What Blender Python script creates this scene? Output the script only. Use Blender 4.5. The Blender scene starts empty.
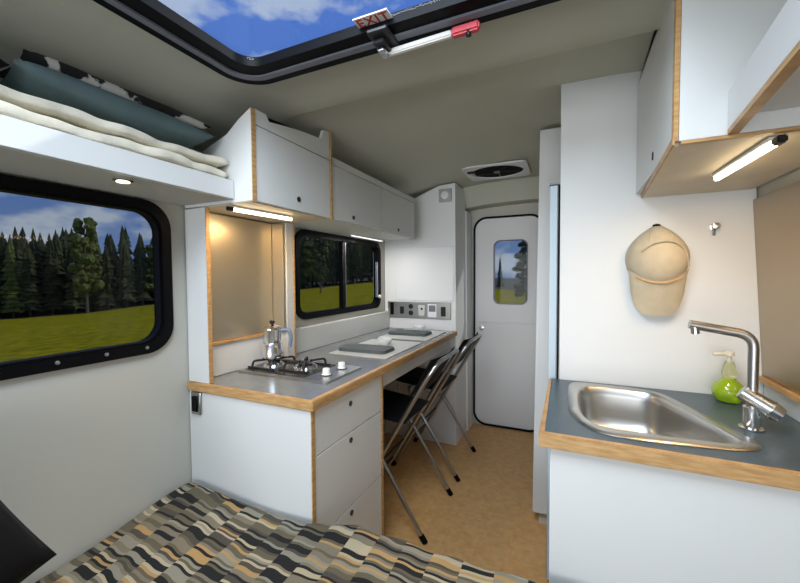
import bpy, bmesh, math, random
from mathutils import Vector, Matrix
PI = math.pi
random.seed(7)
SC = bpy.context.scene
COL = SC.collection

# ------------------------------------------------------------ camera
cam = bpy.data.cameras.new('camera')
cam.sensor_width = 36.0
cam.lens = 371.93 / 800 * 36.0
cam.clip_start = 0.02
cam.clip_end = 600
co = bpy.data.objects.new('camera', cam)
COL.objects.link(co)
yaw, pit, rol = [math.radians(a) for a in (-24.458, -2.19, -0.313)]
fw = Vector((math.sin(yaw)*math.cos(pit), math.cos(yaw)*math.cos(pit), math.sin(pit)))
rt = Vector((math.cos(yaw), -math.sin(yaw), 0))
up = rt.cross(fw)
r2 = rt*math.cos(rol) + up*math.sin(rol)
u2 = -rt*math.sin(rol) + up*math.cos(rol)
mw = Matrix((r2, u2, -fw)).transposed().to_4x4()
mw.translation = (0, 0, 1.318)
co.matrix_world = mw
SC.camera = co

# ------------------------------------------------------------ exposure, sky, daylight
SC.view_settings.view_transform = 'Standard'
SC.view_settings.look = 'None'
SC.view_settings.gamma = 1
SC.view_settings.use_curve_mapping = False
SC.view_settings.exposure = 0.0
W = bpy.data.worlds.new('sky'); SC.world = W
W.use_nodes = True
wn = W.node_tree; wn.nodes.clear()
def wnode(t): return wn.nodes.new(t)
out = wnode('ShaderNodeOutputWorld'); bg = wnode('ShaderNodeBackground')
wn.links.new(bg.outputs[0], out.inputs[0])
tc = wnode('ShaderNodeTexCoord'); sep = wnode('ShaderNodeSeparateXYZ')
wn.links.new(tc.outputs['Generated'], sep.inputs[0])
ramp = wnode('ShaderNodeValToRGB')
wn.links.new(sep.outputs[2], ramp.inputs[0])
cr = ramp.color_ramp
cr.elements[0].position = 0.0; cr.elements[0].color = (0.17, 0.24, 0.42, 1)
cr.elements[1].position = 0.8; cr.elements[1].color = (0.07, 0.17, 0.55, 1)
e = cr.elements.new(0.16); e.color = (0.10, 0.18, 0.42, 1)
mp = wnode('ShaderNodeMapping'); mp.inputs['Scale'].default_value = (1, 1, 2.2)
wn.links.new(tc.outputs['Generated'], mp.inputs[0])
nz = wnode('ShaderNodeTexNoise'); nz.inputs['Scale'].default_value = 7
nz.inputs['Detail'].default_value = 7; nz.inputs['Roughness'].default_value = .52
wn.links.new(mp.outputs[0], nz.inputs['Vector'])
r3 = wnode('ShaderNodeValToRGB'); r3.color_ramp.elements[0].position = .47; r3.color_ramp.elements[1].position = .60
wn.links.new(nz.outputs['Fac'], r3.inputs[0])
mx = wnode('ShaderNodeMix'); mx.data_type = 'RGBA'
cf = wnode('ShaderNodeMath'); cf.operation = 'MULTIPLY'; cf.inputs[1].default_value = .75
wn.links.new(r3.outputs[0], cf.inputs[0]); wn.links.new(cf.outputs[0], mx.inputs['Factor'])
wn.links.new(ramp.outputs[0], mx.inputs['A']); mx.inputs['B'].default_value = (.50, .54, .60, 1)
wn.links.new(mx.outputs['Result'], bg.inputs[0])
bg.inputs[1].default_value = 1.5

def area(name, loc, target, sx, sy, power, color):
    l = bpy.data.lights.new(name, 'AREA'); l.shape = 'RECTANGLE'; l.size = sx; l.size_y = sy
    l.energy = power; l.color = color
    o = bpy.data.objects.new(name, l); COL.objects.link(o); o.location = loc
    d = Vector(target) - Vector(loc)
    o.rotation_euler = d.to_track_quat('-Z', 'Y').to_euler()
    return o
sun = bpy.data.lights.new('sun', 'SUN'); sun.energy = 2.4; sun.angle = .03; sun.color = (1, .96, .88)
so_ = bpy.data.objects.new('sun', sun); COL.objects.link(so_); so_.rotation_euler = Vector((-.62, -.72, -.60)).to_track_quat('-Z', 'Y').to_euler()
# daylight entering through the open rear doors behind the camera
area('rear_daylight', (-0.35, -4.6, 1.0), (-0.35, 2.0, 1.1), 3.0, 2.0, 150, (0.95, 0.98, 1.0))
# daylight falling in through the glazed roof hatch
area('hatch_daylight', (-0.40, 0.10, 2.40), (-0.35, 1.75, 0.5), 0.9, 0.9, 52, (0.95, 0.98, 1.0))

# ------------------------------------------------------------ materials
MATS = {}
def mat(name, col, rough=.5, metal=0, spec=.5, coat=0, emit=None, es=0, bump=None, vary=None, trans=0, ior=1.45, alpha=1, sheen=0):
    if name in MATS: return MATS[name]
    m = bpy.data.materials.new(name); m.use_nodes = True
    nt = m.node_tree; b = nt.nodes['Principled BSDF']
    b.inputs['Base Color'].default_value = (*col, 1)
    b.inputs['Roughness'].default_value = rough; b.inputs['Metallic'].default_value = metal
    b.inputs['Specular IOR Level'].default_value = spec; b.inputs['Coat Weight'].default_value = coat
    b.inputs['Transmission Weight'].default_value = trans; b.inputs['IOR'].default_value = ior
    b.inputs['Sheen Weight'].default_value = sheen
    if emit: b.inputs['Emission Color'].default_value = (*emit, 1); b.inputs['Emission Strength'].default_value = es
    t = nt.nodes.new('ShaderNodeTexCoord')
    if vary:
        sc, amt = vary
        n = nt.nodes.new('ShaderNodeTexNoise'); n.inputs['Scale'].default_value = sc; n.inputs['Detail'].default_value = 4
        nt.links.new(t.outputs['Object'], n.inputs['Vector'])
        r = nt.nodes.new('ShaderNodeValToRGB')
        r.color_ramp.elements[0].position = .3; r.color_ramp.elements[1].position = .7
        r.color_ramp.elements[0].color = (*[c*(1-amt) for c in col], 1)
        r.color_ramp.elements[1].color = (*[min(1, c*(1+amt)) for c in col], 1)
        nt.links.new(n.outputs['Fac'], r.inputs[0]); nt.links.new(r.outputs[0], b.inputs['Base Color'])
    if bump:
        sc, st = bump
        n = nt.nodes.new('ShaderNodeTexNoise'); n.inputs['Scale'].default_value = sc; n.inputs['Detail'].default_value = 3
        nt.links.new(t.outputs['Object'], n.inputs['Vector'])
        bp = nt.nodes.new('ShaderNodeBump'); bp.inputs['Strength'].default_value = st; bp.inputs['Distance'].default_value = .004
        nt.links.new(n.outputs['Fac'], bp.inputs['Height']); nt.links.new(bp.outputs[0], b.inputs['Normal'])
    MATS[name] = m
    return m
white = mat('white_laminate', (.71, .715, .69), .38, vary=(2, .015))
whiteb = mat('white_board', (.80, .80, .79), .45)  # paler white; brighter light on rear door and closet is put into this colour
lining = mat('wall_lining', (.54, .53, .465), .85, vary=(1.5, .03), bump=(300, .1))
ceilm = mat('ceiling_fabric', (.53, .53, .435), .95, vary=(1.2, .04), bump=(350, .15))
slate = mat('slate_laminate', (.20, .215, .22), .2, vary=(40, .08))
slateb = mat('blue_slate_laminate', (.055, .085, .105), .32, vary=(60, .12))
black = mat('black_rubber', (.003, .003, .004), .5, spec=.12)
blackp = mat('black_plastic', (.012, .012, .013), .3)
greyg = mat('grey_gasket', (.17, .18, .21), .4)
chrome = mat('chrome', (.72, .72, .72), .14, 1)
tubem = mat('brushed_chrome_tube', (.50, .50, .49), .28, 1)
darkm = mat('dark_metal', (.10, .10, .10), .35, 1)
alum = mat('polished_aluminium', (.80, .82, .84), .16, 1)
steelp = mat('steel_plate', (.42, .42, .40), .35, 1)
vinyl = mat('black_vinyl', (.005, .005, .006), .6, spec=.2)
beige = mat('beige_cotton', (.56, .47, .32), .9, vary=(30, .06), bump=(250, .2))
cream = mat('cream_wool', (.72, .67, .54), .95, vary=(14, .10), bump=(90, .5))
teal = mat('teal_cotton', (.095, .14, .14), .9, vary=(10, .12), bump=(60, .3))
redm = mat('red_plastic', (.62, .08, .10), .4)
paper = mat('sticker_white', (.82, .80, .74), .6)
exitred = mat('sticker_red', (.55, .05, .05), .6)
orange = mat('orange_stitch', (.60, .30, .08), .8)
porcelain = mat('white_porcelain', (.85, .85, .84), .15)
matg = mat('dark_grey_felt', (.10, .115, .115), .7, vary=(80, .1))
matl = mat('pale_satin_mat', (.60, .61, .58), .35, vary=(80, .03))
rubberb = mat('black_cast_iron', (.012, .012, .012), .55)
trunkm = mat('tree_bark', (.13, .105, .075), .9, vary=(3, .3))
lamp_w = mat('warm_tube', (1, .9, .7), .5, emit=(1, .80, .50), es=9)
lamp_p = mat('puck_glow', (1, .95, .85), .5, emit=(1, .9, .7), es=2.5)
bluep = mat('pale_blue_panel', (.50, .60, .66), .4)
seatgrey = mat('vent_fan_dark', (.008, .01, .008), .7, spec=.1)

def ply():
    m = bpy.data.materials.new('plywood_edge'); m.use_nodes = True
    nt = m.node_tree; b = nt.nodes['Principled BSDF']; b.inputs['Roughness'].default_value = .42
    t = nt.nodes.new('ShaderNodeTexCoord'); mp = nt.nodes.new('ShaderNodeMapping')
    mp.inputs['Scale'].default_value = (14, 14, 90)
    n = nt.nodes.new('ShaderNodeTexNoise'); n.inputs['Scale'].default_value = 1.2; n.inputs['Detail'].default_value = 5
    r = nt.nodes.new('ShaderNodeValToRGB')
    r.color_ramp.elements[0].position = .3; r.color_ramp.elements[0].color = (.40, .21, .07, 1)
    r.color_ramp.elements[1].position = .7; r.color_ramp.elements[1].color = (.62, .38, .16, 1)
    nt.links.new(t.outputs['Object'], mp.inputs[0]); nt.links.new(mp.outputs[0], n.inputs['Vector'])
    nt.links.new(n.outputs['Fac'], r.inputs[0]); nt.links.new(r.outputs[0], b.inputs['Base Color'])
    return m
plym = ply()

def brushed(name, col, rough, sc, st):
    m = bpy.data.materials.new(name); m.use_nodes = True
    nt = m.node_tree; b = nt.nodes['Principled BSDF']
    b.inputs['Base Color'].default_value = (*col, 1); b.inputs['Metallic'].default_value = 1; b.inputs['Roughness'].default_value = rough
    t = nt.nodes.new('ShaderNodeTexCoord'); mp = nt.nodes.new('ShaderNodeMapping'); mp.inputs['Scale'].default_value = sc
    n = nt.nodes.new('ShaderNodeTexNoise'); n.inputs['Scale'].default_value = 1; n.inputs['Detail'].default_value = 3
    nt.links.new(t.outputs['Object'], mp.inputs[0]); nt.links.new(mp.outputs[0], n.inputs['Vector'])
    bp = nt.nodes.new('ShaderNodeBump'); bp.inputs['Strength'].default_value = st; bp.inputs['Distance'].default_value = .002
    nt.links.new(n.outputs['Fac'], bp.inputs['Height']); nt.links.new(bp.outputs[0], b.inputs['Normal'])
    return m
sheet = brushed('dimpled_metal_sheet', (.62, .55, .42), .34, (160, 160, 160), .12)
sheet.node_tree.nodes['Principled BSDF'].inputs['Metallic'].default_value = .85
sheetd = brushed('bronze_metal_sheet', (.40, .32, .22), .30, (160, 160, 160), .12)
inox = brushed('brushed_steel', (.54, .53, .50), .33, (20, 220, 20), .08)

def glassm(name, tint, gl=.06):
    m = bpy.data.materials.new(name); m.use_nodes = True
    nt = m.node_tree; nt.nodes.clear()
    o = nt.nodes.new('ShaderNodeOutputMaterial'); mix = nt.nodes.new('ShaderNodeMixShader')
    tr = nt.nodes.new('ShaderNodeBsdfTransparent'); tr.inputs[0].default_value = (*tint, 1)
    g = nt.nodes.new('ShaderNodeBsdfGlossy'); g.inputs['Roughness'].default_value = .02
    mix.inputs[0].default_value = gl
    nt.links.new(tr.outputs[0], mix.inputs[1]); nt.links.new(g.outputs[0], mix.inputs[2]); nt.links.new(mix.outputs[0], o.inputs[0])
    return m
wglass = glassm('tinted_window_glass', (.68, .70, .70), .006)
hglass = glassm('tinted_hatch_glass', (.80, .84, .88), .015)

def corkm():
    m = bpy.data.materials.new('cork_floor'); m.use_nodes = True
    nt = m.node_tree; b = nt.nodes['Principled BSDF']; b.inputs['Roughness'].default_value = .5
    t = nt.nodes.new('ShaderNodeTexCoord')
    n = nt.nodes.new('ShaderNodeTexNoise'); n.inputs['Scale'].default_value = 26; n.inputs['Detail'].default_value = 8
    n.inputs['Roughness'].default_value = .7
    r = nt.nodes.new('ShaderNodeValToRGB')
    r.color_ramp.elements[0].position = .34; r.color_ramp.elements[0].color = (.56, .30, .105, 1)
    r.color_ramp.elements[1].position = .62; r.color_ramp.elements[1].color = (.68, .39, .155, 1)
    br = nt.nodes.new('ShaderNodeTexBrick'); br.inputs['Scale'].default_value = 3.2; br.inputs['Mortar Size'].default_value = .004
    br.inputs['Color1'].default_value = (1, 1, 1, 1); br.inputs['Color2'].default_value = (.93, .92, .9, 1)
    br.inputs['Mortar'].default_value = (.72, .70, .66, 1); br.offset = 0
    mx = nt.nodes.new('ShaderNodeMix'); mx.data_type = 'RGBA'; mx.blend_type = 'MULTIPLY'; mx.inputs['Factor'].default_value = .5
    nt.links.new(t.outputs['Object'], n.inputs['Vector']); nt.links.new(t.outputs['Object'], br.inputs['Vector'])
    nt.links.new(n.outputs['Fac'], r.inputs[0]); nt.links.new(r.outputs[0], mx.inputs['A']); nt.links.new(br.outputs['Color'], mx.inputs['B'])
    nt.links.new(mx.outputs['Result'], b.inputs['Base Color'])
    return m
cork = corkm()

def quiltm():
    m = bpy.data.materials.new('striped_quilt'); m.use_nodes = True
    nt = m.node_tree; b = nt.nodes['Principled BSDF']; b.inputs['Roughness'].default_value = .9
    L = nt.links.new
    def N(t): return nt.nodes.new(t)
    def math_(op, a, bb=None, c=None):
        n = N('ShaderNodeMath'); n.operation = op
        for i, v in enumerate((a, bb, c)):
            if v is None: continue
            if isinstance(v, (int, float)): n.inputs[i].default_value = v
            else: L(v, n.inputs[i])
        return n.outputs[0]
    t = N('ShaderNodeTexCoord'); s = N('ShaderNodeSeparateXYZ'); L(t.outputs['Object'], s.inputs[0])
    wob = N('ShaderNodeTexNoise'); wob.inputs['Scale'].default_value = 7; wob.inputs['Detail'].default_value = 1
    L(t.outputs['Object'], wob.inputs['Vector'])
    w = math_('MULTIPLY', math_('SUBTRACT', wob.outputs['Fac'], .5), .03)
    x = math_('DIVIDE', math_('ADD', s.outputs[0], math_('MULTIPLY', w, .3)), .088)
    cx = math_('FLOOR', x)
    wn1 = N('ShaderNodeTexWhiteNoise'); wn1.noise_dimensions = '1D'; L(cx, wn1.inputs['W'])
    # stripes bow a little inside every column
    fx = math_('SUBTRACT', math_('SUBTRACT', x, cx), .5)
    bow = math_('MULTIPLY', math_('SINE', math_('MULTIPLY', fx, 5.0)), .0035)
    y = math_('ADD', math_('ADD', math_('ADD', s.outputs[1], w), bow), math_('MULTIPLY', wn1.outputs['Value'], .3))
    v = math_('DIVIDE', y, .0088)
    # every third stripe is widened by merging neighbours
    cell = math_('FLOOR', v)
    c3 = math_('FLOOR', math_('DIVIDE', v, 2.0))
    comb = N('ShaderNodeCombineXYZ'); L(cx, comb.inputs[0]); L(cell, comb.inputs[1])
    comb2 = N('ShaderNodeCombineXYZ'); L(cx, comb2.inputs[0]); L(c3, comb2.inputs[1]); comb2.inputs[2].default_value = 5
    w2 = N('ShaderNodeTexWhiteNoise'); w2.noise_dimensions = '2D'; L(comb.outputs[0], w2.inputs['Vector'])
    w3 = N('ShaderNodeTexWhiteNoise'); w3.noise_dimensions = '3D'; L(comb2.outputs[0], w3.inputs['Vector'])
    pick = math_('GREATER_THAN', w3.outputs['Value'], .68)
    val = N('ShaderNodeMix'); val.data_type = 'FLOAT'
    L(pick, val.inputs['Factor']); L(w2.outputs['Value'], val.inputs['A'])
    resc = math_('FRACT', math_('MULTIPLY', w3.outputs['Value'], 7.31)); L(resc, val.inputs['B'])
    r = N('ShaderNodeValToRGB'); r.color_ramp.interpolation = 'CONSTANT'
    pal = [(0, (.008, .008, .008)), (.18, (.12, .10, .06)), (.38, (.20, .17, .115)), (.55, (.44, .37, .24)), (.65, (.42, .26, .10)), (.75, (.26, .24, .18)), (.90, (.07, .06, .045))]
    el = r.color_ramp.elements
    el[0].position = 0; el[0].color = (*pal[0][1], 1); el[1].position = pal[1][0]; el[1].color = (*pal[1][1], 1)
    for p, c in pal[2:]:
        q = el.new(p); q.color = (*c, 1)
    L(val.outputs['Result'], r.inputs[0]); L(r.outputs[0], b.inputs['Base Color'])
    bn = N('ShaderNodeTexNoise'); bn.inputs['Scale'].default_value = 120; L(t.outputs['Object'], bn.inputs['Vector'])
    bp = N('ShaderNodeBump'); bp.inputs['Strength'].default_value = .2; bp.inputs['Distance'].default_value = .003
    L(bn.outputs['Fac'], bp.inputs['Height']); L(bp.outputs[0], b.inputs['Normal'])
    return m
quilt = quiltm()

def twotone(name, a, b_, scale, lo, hi, rough=.9, detail=2, kind='noise'):
    m = bpy.data.materials.new(name); m.use_nodes = True
    nt = m.node_tree; b = nt.nodes['Principled BSDF']; b.inputs['Roughness'].default_value = rough
    t = nt.nodes.new('ShaderNodeTexCoord')
    n = nt.nodes.new('ShaderNodeTexNoise'); n.inputs['Scale'].default_value = scale; n.inputs['Detail'].default_value = detail
    r = nt.nodes.new('ShaderNodeValToRGB')
    r.color_ramp.elements[0].position = lo; r.color_ramp.elements[0].color = (*a, 1)
    r.color_ramp.elements[1].position = hi; r.color_ramp.elements[1].color = (*b_, 1)
    nt.links.new(t.outputs['Object'], n.inputs['Vector']); nt.links.new(n.outputs['Fac'], r.inputs[0]); nt.links.new(r.outputs[0], b.inputs['Base Color'])
    return m
floral = twotone('black_white_floral', (.008, .008, .008), (.62, .60, .54), 19, .50, .53, detail=2.5)
field = twotone('flowering_meadow', (.17, .17, .012), (.40, .32, .016), 2.2, .36, .64, detail=9)
field.node_tree.nodes['Principled BSDF'].inputs['Specular IOR Level'].default_value = 0
leafd = twotone('dark_conifer_needles', (.024, .031, .010), (.06, .07, .02), 1.5, .3, .7, detail=6)
leafm = twotone('mid_green_leaves', (.07, .095, .018), (.15, .17, .035), 1.5, .3, .7, detail=6)
liquid = mat('green_soap', (.42, .62, .02), .12, trans=.35, spec=.6, coat=.5)
clearp = mat('clear_plastic', (.80, .80, .50), .15, trans=.75)

# ------------------------------------------------------------ mesh helpers
OFF = {}
def BM(): return bmesh.new()
def box(bm, x0, y0, z0, x1, y1, z1, bev=.0015, seg=1):
    r = bmesh.ops.create_cube(bm, size=1)
    vs = r['verts']
    bmesh.ops.scale(bm, verts=vs, vec=(abs(x1-x0), abs(y1-y0), abs(z1-z0)))
    bmesh.ops.translate(bm, verts=vs, vec=((x0+x1)/2, (y0+y1)/2, (z0+z1)/2))
    if bev:
        es = list({e for v in vs for e in v.link_edges})
        bmesh.ops.bevel(bm, geom=es, offset=bev, segments=seg, affect='EDGES', profile=.5)
    return bm
def prism(bm, poly, axis, a, b):
    """poly: 2-D outline; axis: the extrusion axis; remaining axes in x,y,z order"""
    def P(p, t):
        if axis == 'x': return (t, p[0], p[1])
        if axis == 'y': return (p[0], t, p[1])
        return (p[0], p[1], t)
    A = [bm.verts.new(P(p, a)) for p in poly]; B = [bm.verts.new(P(p, b)) for p in poly]
    n = len(poly)
    bm.faces.new(A); bm.faces.new(B[::-1])
    for i in range(n): bm.faces.new((A[i], B[i], B[(i+1) % n], A[(i+1) % n]))
    return bm
def rrect(a0, b0, a1, b1, r, n=6):
    pts = []
    for (cx, cy, s) in ((a1-r, b1-r, 0), (a0+r, b1-r, 1), (a0+r, b0+r, 2), (a1-r, b0+r, 3)):
        for i in range(n+1):
            t = (s + i/n) * PI/2
            pts.append((cx + r*math.cos(t), cy + r*math.sin(t)))
    return pts
def ring(bm, outer, inner, axis, a, b, ch=0):
    def P(p, t):
        if axis == 'x': return (t, p[0], p[1])
        if axis == 'y': return (p[0], t, p[1])
        return (p[0], p[1], t)
    loops = []
    for pl, t in ((outer, a), (outer, b), (inner, b), (inner, a)):
        loops.append([bm.verts.new(P(p, t)) for p in pl])
    n = len(outer)
    for k in range(4):
        A, B = loops[k], loops[(k+1) % 4]
        for i in range(n): bm.faces.new((A[i], A[(i+1) % n], B[(i+1) % n], B[i]))
    return bm
def fillet(pts, r, n=6):
    pts = [Vector(p) for p in pts]; out_ = [pts[0]]
    for i in range(1, len(pts)-1):
        p, a, b = pts[i], pts[i-1], pts[i+1]
        d = min(r, (a-p).length*.48, (b-p).length*.48)
        s = p + (a-p).normalized()*d; e_ = p + (b-p).normalized()*d
        for k in range(n+1):
            t = k/n
            out_.append(s*(1-t)**2 + p*2*t*(1-t) + e_*t*t)
    out_.append(pts[-1]); return out_
def tube(bm, pts, r, n=10, fil=0, cap=True):
    pts = fillet(pts, fil) if fil else [Vector(p) for p in pts]
    rs = r if isinstance(r, (list, tuple)) else [r]*len(pts)
    loops = []; prev = None
    for i, p in enumerate(pts):
        d = (pts[min(i+1, len(pts)-1)] - pts[max(i-1, 0)]).normalized()
        if prev is None:
            prev = d.orthogonal().normalized()
        u = (prev - d*prev.dot(d)).normalized(); v = d.cross(u); prev = u
        loops.append([bm.verts.new(p + (u*math.cos(2*PI*k/n) + v*math.sin(2*PI*k/n))*rs[i]) for k in range(n)])
    for A, B in zip(loops, loops[1:]):
        for k in range(n): bm.faces.new((A[k], A[(k+1) % n], B[(k+1) % n], B[k]))
    if cap: bm.faces.new(loops[0][::-1]); bm.faces.new(loops[-1])
    return bm
def lathe(bm, prof, c, n=24, axis='z', sx=1, sy=1):
    loops = []
    def P(r, h, k):
        a = 2*PI*k/n; u, v = r*math.cos(a)*sx, r*math.sin(a)*sy
        if axis == 'z': return (c[0]+u, c[1]+v, c[2]+h)
        if axis == 'y': return (c[0]+u, c[1]+h, c[2]+v)
        return (c[0]+h, c[1]+u, c[2]+v)
    for r, h in prof: loops.append([bm.verts.new(P(max(r, 1e-4), h, k)) for k in range(n)])
    for A, B in zip(loops, loops[1:]):
        for k in range(n): bm.faces.new((A[k], A[(k+1) % n], B[(k+1) % n], B[k]))
    bm.faces.new(loops[0][::-1]); bm.faces.new(loops[-1])
    return bm
def grid(bm, nu, nv, f):
    V = [[bm.verts.new(f(i/nu, j/nv)) for j in range(nv+1)] for i in range(nu+1)]
    for i in range(nu):
        for j in range(nv): bm.faces.new((V[i][j], V[i+1][j], V[i+1][j+1], V[i][j+1]))
    return V
def finish(bm, smooth=38):
    bmesh.ops.recalc_face_normals(bm, faces=bm.faces)
    for f in bm.faces: f.smooth = smooth > 0
    for e_ in bm.edges:
        if len(e_.link_faces) == 2 and e_.calc_face_angle(0) > math.radians(smooth): e_.smooth = False
def obj(name, bm, m, parent=None, smooth=38, loc=None, label=None):
    finish(bm, smooth)
    if parent is not None: base = OFF[parent.name]
    elif loc is not None: base = Vector(loc)
    else:
        xs = [v.co for v in bm.verts]
        base = Vector(((min(p.x for p in xs)+max(p.x for p in xs))/2, (min(p.y for p in xs)+max(p.y for p in xs))/2, min(p.z for p in xs)))
    bmesh.ops.translate(bm, verts=bm.verts, vec=-base)
    me = bpy.data.meshes.new(name); bm.to_mesh(me); bm.free()
    me.materials.append(m)
    o = bpy.data.objects.new(name, me); COL.objects.link(o)
    if parent is not None: o.parent = parent
    else: o.location = base
    OFF[o.name] = base
    if label: o['label'] = label
    return o
def tag(o, label, cat, group=None, kind=None):
    if label: o['label'] = label
    if cat: o['category'] = cat
    if group: o['group'] = group
    if kind: o['kind'] = kind
    return o
def thing(name, label, cat, loc, group=None):
    o = bpy.data.objects.new(name, None); o.empty_display_size = .05
    COL.objects.link(o); o.location = loc; OFF[o.name] = Vector(loc)
    return tag(o, label, cat, group)
def struct(name, bm, m, parent=None, label=None):
    o = obj(name, bm, m, parent, smooth=0)
    if parent is None: o['kind'] = 'structure'
    if label: o['label'] = label
    return o
def sempty(name, loc, label=None):
    o = bpy.data.objects.new(name, None); o.empty_display_size = .05; COL.objects.link(o); o.location = loc
    OFF[o.name] = Vector(loc); o['kind'] = 'structure'
    if label: o['label'] = label
    return o
def copy_tree(o, parent=None):
    c = o.copy(); COL.objects.link(c)
    if parent: c.parent = parent
    for ch in [x for x in bpy.data.objects if x.parent == o]: copy_tree(ch, c)
    return c
def knob(x, y, z, parent, name='knob'):
    b = BM(); lathe(b, [(.011, 0), (.011, .003), (.007, .004), (.006, .002)], (x, y, z), 16, 'x')
    o = obj(name, b, darkm, parent, label='small dark round push knob'); return o

# ------------------------------------------------------------ shell
XL, XR = -1.41, .61
b = BM(); box(b, XL-.05, -1.3, -.05, XR+.06, 3.4, 0, 0)
tag(struct('floor', b, cork), 'light brown cork sheet floor of the camper van aisle', None)

def wall_x(bm, x0, x1, ys, zs, holes):
    for i in range(len(ys)-1):
        for j in range(len(zs)-1):
            if (i, j) in holes: continue
            box(bm, x0, ys[i], zs[j], x1, ys[i+1], zs[j+1], 0)
    bmesh.ops.remove_doubles(bm, verts=bm.verts, dist=1e-5)
    # drop the inner faces shared by neighbouring blocks
    seen = {}
    bm.verts.index_update()
    for f in list(bm.faces): seen.setdefault(tuple(sorted(v.index for v in f.verts)), []).append(f)
    dead = [f for fs in seen.values() if len(fs) > 1 for f in fs]
    for f in dead: bm.faces.remove(f)
    return bm
b = BM(); wall_x(b, XL-.04, XL, [-1.3, -.27, .915, 1.69, 2.665, 3.4], [0, 1.075, 1.1, 1.565, 1.575, 1.85], {(1, 1), (1, 2), (1, 3), (3, 2), (3, 3)})
struct('wall_left', b, lining)
b = BM(); prism(b, [(XR, 0), (XR+.05, 0), (XR+.05, 1.02), (XR-.01, 1.85), (XR-.055, 1.85), (XR, 1.02)], 'y', -1.3, 3.4)
struct('wall_right', b, lining)
# rear door wall of the van at the end of the aisle
YD = 3.28
b = BM(); box(b, XL, YD, 0, -.85, YD+.05, 2.1, 0); box(b, -.115, YD, 0, XR, YD+.05, 2.1, 0); box(b, -.85, YD, 1.92, -.115, YD+.05, 2.1, 0)
ring(b, rrect(-.85, 0, -.115, 1.92, .001, 8), rrect(-.77, .004, -.195, 1.84, .105, 8), 'y', YD, YD+.05)
struct('wall_back', b, lining)
d = sempty('door_1', (-.48, YD, 0), 'white rear van door with a rounded window at the end of the aisle')
b = BM()
prof = rrect(-.762, .012, -.20, 1.825, .10, 8)
win = rrect(-.60, 1.08, -.315, 1.632, .055, 8)
ring(b, prof, win, 'y', YD+.005, YD+.035)
obj('door_panel', b, whiteb, d)
b = BM(); ring(b, rrect(-.60, 1.08, -.315, 1.632, .055, 8), rrect(-.592, 1.088, -.323, 1.624, .05, 8), 'y', YD-.004, YD+.03); obj('window_frame', b, greyg, d)
b = BM(); prism(b, rrect(-.594, 1.086, -.321, 1.626, .05, 8), 'y', YD+.018, YD+.022); obj('window_glass', b, wglass, d)
b = BM(); ring(b, rrect(-.772, .004, -.19, 1.838, .11, 8), rrect(-.758, .016, -.204, 1.822, .098, 8), 'y', YD-.012, YD+.012); obj('seal_gap_strip', b, black, d)
b = BM(); box(b, -.735, YD-.004, .915, -.225, YD+.006, .925, .002); obj('pressed_crease', b, whiteb, d)
b = BM(); lathe(b, [(.020, .008), (.020, -.004), (.012, -.006), (.012, -.014), (.001, -.015)], (-.70, YD, .865), 20, 'y'); obj('lock_knob', b, chrome, d)

# ceiling: curved profile with a raised zone beyond the hatch
PR = [(-1.43, 1.84), (-1.405, 1.90), (-1.34, 1.935), (-1.215, 1.965), (-1.20, 1.980), (-1.05, 2.012), (-.9, 2.04), (-.62, 2.068), (-.35, 2.078), (-.1, 2.078), (.15, 2.075), (.28, 2.065), (.40, 2.01), (.49, 1.92), (.55, 1.80), (.60, 1.78)]
def cz(x):
    for (a, za), (c, zc) in zip(PR, PR[1:]):
        if a <= x <= c: return za + (zc-za)*(x-a)/(c-a)
    return 1.78
HX0, HX1, HY0, HY1 = -.975, .115, -.185, .938
b = BM()
xs = sorted({p[0] for p in PR} | {HX0, HX1, -.8, -.5, -.25, 0}); ysl = [-1.3, -.6, HY0, .3, HY1, 1.10, 1.20, 1.257, 1.268, 1.285, 1.31, 1.6, 2.2, 2.8, 3.03, 3.12, 3.2, 3.4]
def czy(x, y):
    z = cz(x); low = min(z-.008, 1.998)
    k = 1 if y <= 1.257 else (.9 if y < 1.27 else (.45 if y < 1.30 else 0))
    z = low*k + z*(1-k)
    return z - (.15 if y > 3.1 else 0)
V = [[b.verts.new((x, y, czy(x, y))) for y in ysl] for x in xs]
for i in range(len(xs)-1):
    for j in range(len(ysl)-1):
        if xs[i] >= HX0-1e-6 and xs[i+1] <= HX1+1e-6 and ysl[j] >= HY0-1e-6 and ysl[j+1] <= HY1+1e-6: continue
        b.faces.new((V[i][j], V[i+1][j], V[i+1][j+1], V[i][j+1]))
bmesh.ops.remove_doubles(b, verts=[v for v in b.verts if not v.link_faces], dist=0)
for v in [v for v in b.verts if not v.link_faces]: b.verts.remove(v)
c_ = obj('ceiling', b, ceilm, smooth=50); c_['kind'] = 'structure'
md = c_.modifiers.new('thick', 'SOLIDIFY'); md.thickness = .012; md.offset = 1
if c_.data.polygons[0].normal.z < 0: md.offset = -1

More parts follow.
